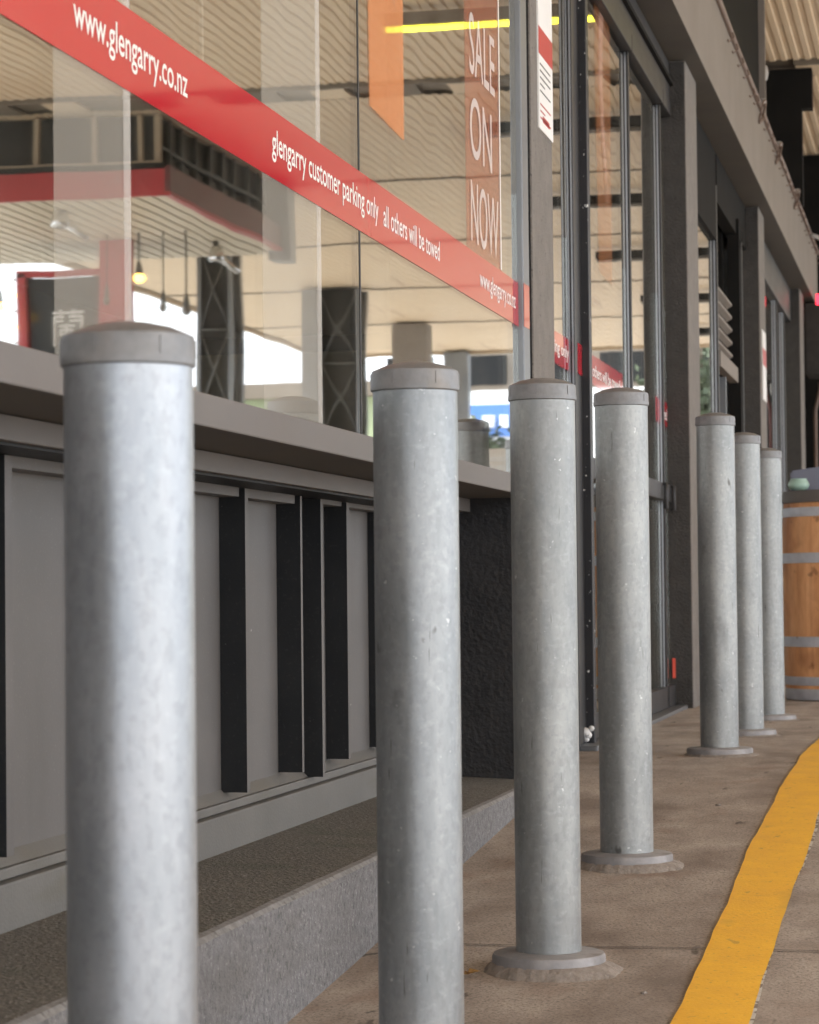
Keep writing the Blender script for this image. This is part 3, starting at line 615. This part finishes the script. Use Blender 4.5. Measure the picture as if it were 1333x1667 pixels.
# hanging kiosk sign box
kb = empty('kiosk', (6.5, 24, 4.2), 'kiosk box with red fascia and boarded underside mirrored at upper left of the window', 'kiosk')
KX0, KX1, KY0, KY1, KZ = 4.33, 10.5, 22.4, 26.6, 4.22
b = MB(); b.box(KX0, KX1, KY0-.06, KY0, KZ, 4.47, M['redp']); b.box(KX0-.06, KX0, KY0-.06, KY1, KZ+.035, 4.50, M['maroon']); b.box(KX0-.07, KX0-.002, KY0-.07, KY1, KZ-.004, KZ+.033, M['redp']); b.box(KX0, KX1, KY0-.09, KY0, 4.472, 4.52, M['black2']); pc('fascia', b, kb)
b = MB(); xx = KX0
while xx < KX1: b.box(xx, xx+.118, KY0, KY1, KZ, KZ+.02, M['board']); xx += .150
b.box(KX0, KX1, KY0+.02, KY1, KZ+.021, KZ+.05, M['black2']); pc('boarded_underside', b, kb)
b = MB(); b.box(KX0+.12, KX1, KY0+.1, KY1, KZ+.06, 4.99, M['dglass']); pc('dark_glazing', b, kb)
b = MB()
for xx in (4.40, 4.55, 4.99, 5.20+.35, 6.1, 6.8, 7.5): b.box(xx, xx+.05, KY0+.03, KY0+.09, 4.53, 4.99, M['tan'])
b.box(KX0+.1, KX1, KY0+.01, KY0+.10, 4.521, 4.56, M['tan'])
for k in range(9): b.box(KX0+.08, KX0+.115, KY0+.4+k*.45, KY0+.44+k*.45, 4.5, 4.99, M['lattice'])
b.box(KX0+.07, KX0+.10, KY0+.1, KY1, 4.68, 4.71, M['lattice']); pc('mullion', b, kb)
b = MB(); b.box(4.18, 4.42, 26.3, 26.6, 4.12, 5.0, M['alu_g'], bev=.01); pc('end_post', b, kb)
# booth under it
bo = empty('booth', (6, 25, 0), 'dark glass booth with red columns and white oriental character below the kiosk underside', 'booth')
pc('panel', MB().box(5.86, 6.62, 25.06, 26, 0, 3.86, M['dglass']), bo)
b = MB(); b.box(5.50, 5.855, 25.0, 25.15, 0, KZ, M['redp'], bev=.02); b.box(6.63, 6.72, 25.0, 25.2, 0, 3.9, M['redp']); b.box(5.86, 6.72, 25.0, 25.06, 3.865, 3.93, M['redp']); pc('red_column', b, bo)
b = MB()   # 蘭 in strokes
cx, cz, s = 6.2, 3.36, .17
def st(x0, z0, x1, z1, t=.013):
    b.box(cx+min(x0, x1)*s-(t if x0 == x1 else 0), cx+max(x0, x1)*s+(t if x0 == x1 else 0), 25.03, 25.055, cz+min(z0, z1)*s-(t if z0 == z1 else 0), cz+max(z0, z1)*s+(t if z0 == z1 else 0), M['whitep'])
for q in ((-1, .85, 1, .85), (-.4, .7, -.4, 1.05), (.4, .7, .4, 1.05), (-.9, -1.2, -.9, .6), (.9, -1.2, .9, .6), (-.9, .6, -.15, .6), (.15, .6, .9, .6), (-.9, .35, -.2, .35), (.2, .35, .9, .35), (-.5, .05, .5, .05), (0, -1, 0, .2), (-.4, -.2, .4, -.2), (-.4, -.5, .4, -.5), (-.4, -.5, -.4, -.2), (.4, -.5, .4, -.2)): st(*q)
pc('character', b, bo)
for k in range(5):
    o = MB().lathe([(0, -.02), (.02, 0), (0, .02)], n=8, m=M['bulb' if k % 2 else 'offbulb']).build('string_light', None, loc=(6.74, 25.0, 3.2+k*.16)); tag(o, ['lowest', 'second lowest', 'middle', 'second highest', 'topmost'][k]+' small bulb of the light string down the dark booth', 'light', 'light string on the booth')
# pendant bulbs under the kiosk
for i, (x, z, lit) in enumerate(((6.76, 3.52, 1), (5.62, 3.55, 0), (5.28, 3.76, 1), (5.05, 3.46, 0), (4.81, 3.42, 0))):
    p = empty('pendant_lamp', (x, 24.6, KZ), ['glowing bulb on a cord at the far left under the boarded kiosk', 'unlit bulb on a cord left of the glowing one', 'glowing yellow bulb on a cord below the kiosk underside', 'unlit bulb on a cord just right of the glowing one', 'unlit bulb on a cord furthest right below the kiosk'][i], 'lamp', 'bulbs hanging under the kiosk')
    MB().tube([(0, 0, 0), (0, 0, z-KZ+.1)], .008, n=6, m=M['black2']).build('cord', None, p)
    MB().lathe([(.012, z-KZ+.17), (.022, z-KZ+.12), (.03, z-KZ+.06), (.03, z-KZ+.04)], n=12, m=M['lattice']).build('socket', None, p)
    MB().lathe([(.025, z-KZ+.04), (.042, z-KZ+.01), (.04, z-KZ-.02), (.02, z-KZ-.045), (0, z-KZ-.05)], n=14, m=M['bulb'] if lit else M['offbulb']).build('bulb', None, p)
for i, (x, y, z) in enumerate(((5.55, 23.0, 4.12), (4.70, 25.4, 4.06))):
    p = empty('spotlight', (x, y, z), ['chrome spotlight under the kiosk edge mirrored at upper left', 'chrome spotlight with long barrel beside the latticed column'][i], 'lamp', 'chrome spotlights under the kiosk')
    MB().lathe([(0, .10), (.05, .10), (.075, .04), (.08, -.03), (.07, -.06), (0, -.05)], n=24, m=M['chrome']).build('head', None, p)
    MB().tube([(.0, 0, .02), (-.22, .1, -.16)], [.045, .03], n=12, m=M['chrome']).build('barrel', None, p)
    MB().box(-.02, .02, -.02, .02, .1, KZ-z, M['black2']).build('bracket', None, p)
# ceiling battens
for i, (y, lit) in enumerate(((18.9, 1), (23.55, 0), (28.2, 0), (32.9, 0), (38.0, 0), (43.0, 0))):
    p = empty('batten_light', (.5, y, 4.86), ['lit yellow tube light hanging under the canopy, mirrored at the top of the window'][0] if lit else 'unlit tube light number %s along the canopy from the shop front' % ['', 'two', 'three', 'four', 'five', 'six'][i], 'tube light', 'tube lights under the canopy')
    x0, x1 = (-.55, 1.52) if lit else (-1.0, 1.6)
    MB().box(x0-.5, x1-.5, -.05, .05, .0, .10, M['beam' if lit else 'black2'], bev=.01).build('housing', None, p)
    MB().tube([(x0-.48, 0, -.02), (x1-.52, 0, -.02)], .023, n=10, m=M['yellow'] if lit else M['offbulb']).build('tube', None, p)
# dark hanging screens near the far end of the shop front
b = MB(); b.box(-1.5, -1.065, 21.95, 22.1, 4.66, 4.999, M['black2']); b.box(-1.5, -1.155, 21.95, 22.1, 3.84, 4.66, M['black2']); tag(b.build('hanging_screen', None), 'stepped black screen hanging from the canopy at the upper right', 'screen')
tag(MB().box(-8, -.9, 26.4, 26.6, -.1, 4.999, M['black2']).build('end_wall', None), 'dark wall closing the far end of the shop front', 'wall')
b = MB(); b.box(-1.30, -.95, 24.6, 25.2, 2.62, 3.30, M['stucco_m'], bev=.02); tag(b.build('meter_cabinet', None), 'charcoal cabinet box under the far end of the header beam', 'cabinet')
b = MB(); b.box(-1.42, -1.30, 19.0, 19.12, 4.50, 4.75, M['redp'], bev=.01); tag(b.build('red_sign', None), 'small red sign beside the end of the dark upper wall', 'sign')
b = MB(); b.lathe([(0, -.07), (.05, -.05), (.06, 0), (.05, .05), (0, .07)], (-1.30, 19.06, 4.40), n=20, m=M['pink']); tag(b.build('wall_lamp', None), 'small pale round lamp below the red sign on the upper wall end', 'lamp')
b = MB(); b.box(-1.16, -1.10, 24.0, 24.1, 3.22, 3.31, M['neon']); tag(b.build('alarm_lamp', None), 'small glowing red lamp under the far end of the header beam', 'lamp')
for x, m_, lab in ((-1.17, 'whitep', 'slim white downpipe on the dark end wall above the barrel'), (-1.26, 'cable', 'brown downpipe left of the white one on the dark end wall'), (-1.10, 'maroon', 'dark red downpipe right of the white one on the dark end wall')):
    tag(MB().tube([(x, 25.6, 0), (x, 25.6, 2.35), (x+.05, 25.6, 2.55), (x+.05, 25.6, 2.62)], .022, m=M[m_]).build('downpipe', None), lab, 'pipe', 'downpipes on the end wall')
# ------------------------------------------------------------------ across the street
bl = empty('street_building', (5, 60, 0), 'long pale building across the street with a blue sign band, mirrored low in the window', 'building')
pc('wall', MB().box(-6, 9.6, 60, 72, -.2, 5.35, M['whitep']).box(-6, 8.5, 60.3, 72, 5.35, 6.4, M['beam']), bl)
b = MB()
for k in range(9): b.box(-5+k*1.8, -5+k*1.8+1.1, 60.25, 60.31, 5.5, 6.2, M['dglass'])
pc('window', b, bl)
pc('sign_band', MB().box(6.9, 10.2, 59.9, 60, 4.25, 5.0, M['cone']), bl)
b = MB()
for k in range(7): b.box(7.1+k*.4, 7.1+k*.4+.22, 59.86, 59.9, 4.45, 4.75, M['whitep'])
pc('shopfront_trim', b, bl)
b = MB()
for k in range(10): b.box(-5+k*3, -5+k*3+2.2, 59.95, 60.0, 0, 3.0, M['dglass'])
pc('shop_window', b, bl)
bg2 = empty('roadside_building', (20, 70, 0), 'low pale green building beyond the canopy edge mirrored near the sill', 'building')
pc('wall', MB().box(12, 40, 68, 80, -.2, 5.9, mat('pale_green_paint', (.40, .46, .28), rough=.8)), bg2); pc('roof', MB().prism([(11.6, 5.9), (40.4, 5.9), (40, 6.3), (12, 6.3)], 'y', 67.6, 80.4, M['beam']), bg2)
vn = empty('parked_van', (4.6, 33, 0), 'white van parked beyond the bollards, mirrored in the entrance door glass', 'van')
pr = [(0, .35), (4.9, .35), (4.95, 1.0), (4.3, 1.35), (3.7, 2.15), (3.2, 2.35), (.1, 2.35), (0, 2.2)]
b = MB(); b.prism([(31+p[0], p[1]) for p in pr], 'x', 2.2, 4.0, M['whitep'], bev=.06); pc('body', b, vn)
b = MB(); b.prism([(34.65, 2.1), (35.2, 1.42), (34.1, 1.42), (34.0, 2.1)], 'x', 2.19, 4.01, M['dglass']); b.box(2.19, 4.01, 31.4, 33.7, 1.45, 2.05, M['dglass']); pc('window', b, vn)
for yy in (31.9, 35.0):
    for xx in (2.25, 3.95):
        b = MB(); b.prism([(yy+.34*cos(a), .34+.34*sin(a)) for a in [k*pi/12 for k in range(24)]], 'x', xx-.1, xx+.1, M['black2'], bev=.02); pc('wheel', b, vn)
def tree(x, y, h, rad, lab):
    t = empty('tree', (x, y, 0), lab, 'tree', 'trees beyond the canopy')
    b = MB(); b.tube([(0, 0, -.2), (.1, 0, h*.3), (0, .1, h*.6)], [.22, .16, .1]); 
    for k in range(7):
        a = k*.9; b.tube([(0, .05, h*(.35+.04*k)), (rad*.4*cos(a), rad*.4*sin(a), h*(.5+.05*k)), (rad*.75*cos(a), rad*.75*sin(a), h*(.6+.06*k))], [.09, .05, .02], n=6)
    b.build('trunk', M['trunk'], t)
    b = MB()
    for k in range(40):
        a, e, q = random.uniform(0, 2*pi), random.uniform(-.6, 1.4), random.random()**.4
        c = Vector((rad*q*cos(a)*cos(e), rad*q*sin(a)*cos(e), h*.68+rad*q*sin(e)*.8))
        for j in range(38):
            p = c+Vector((random.gauss(0, .3), random.gauss(0, .3), random.gauss(0, .24))); d = Vector((random.uniform(-1, 1), random.uniform(-1, 1), random.uniform(-.6, .6))).normalized()*.13; n_ = d.cross(Vector((random.random(), random.random(), random.random()))).normalized()*.07
            b.poly([p-d, p+n_, p+d, p-n_])
    b.build('crown', M['green'], t)
tree(7.95, 56, 5.0, .7, 'slim leafy tree mirrored right of the second bollard'); tree(2.5, 56, 6.6, 1.2, 'leafy tree mirrored in the far shop panes')

# pebbles and bits of litter on the pavement
for i, (x, y, r_, lab) in enumerate(((-.62, 5.25, .006, 'small pale stone chip left of the yellow line near the frame bottom'), (-.98, 6.6, .005, 'small dark stone chip between the plinth and the fourth bollard'), (-.70, 7.9, .007, 'small stone chip on the pavement right of the door threshold'))):
    b = MB(); b.lathe([(0, -r_*.5), (r_, -r_*.3), (r_*1.1, 0), (r_*.7, r_*.5), (0, r_*.6)], n=7, jit=lambda k, a, rad, z: (rad*(1+.3*sin(a*2+i)), z))
    tag(b.build('stone_chip', M['mortar'], loc=(x, y, gz(y)+r_*.4)), lab, 'stone', 'stone chips on the pavement')
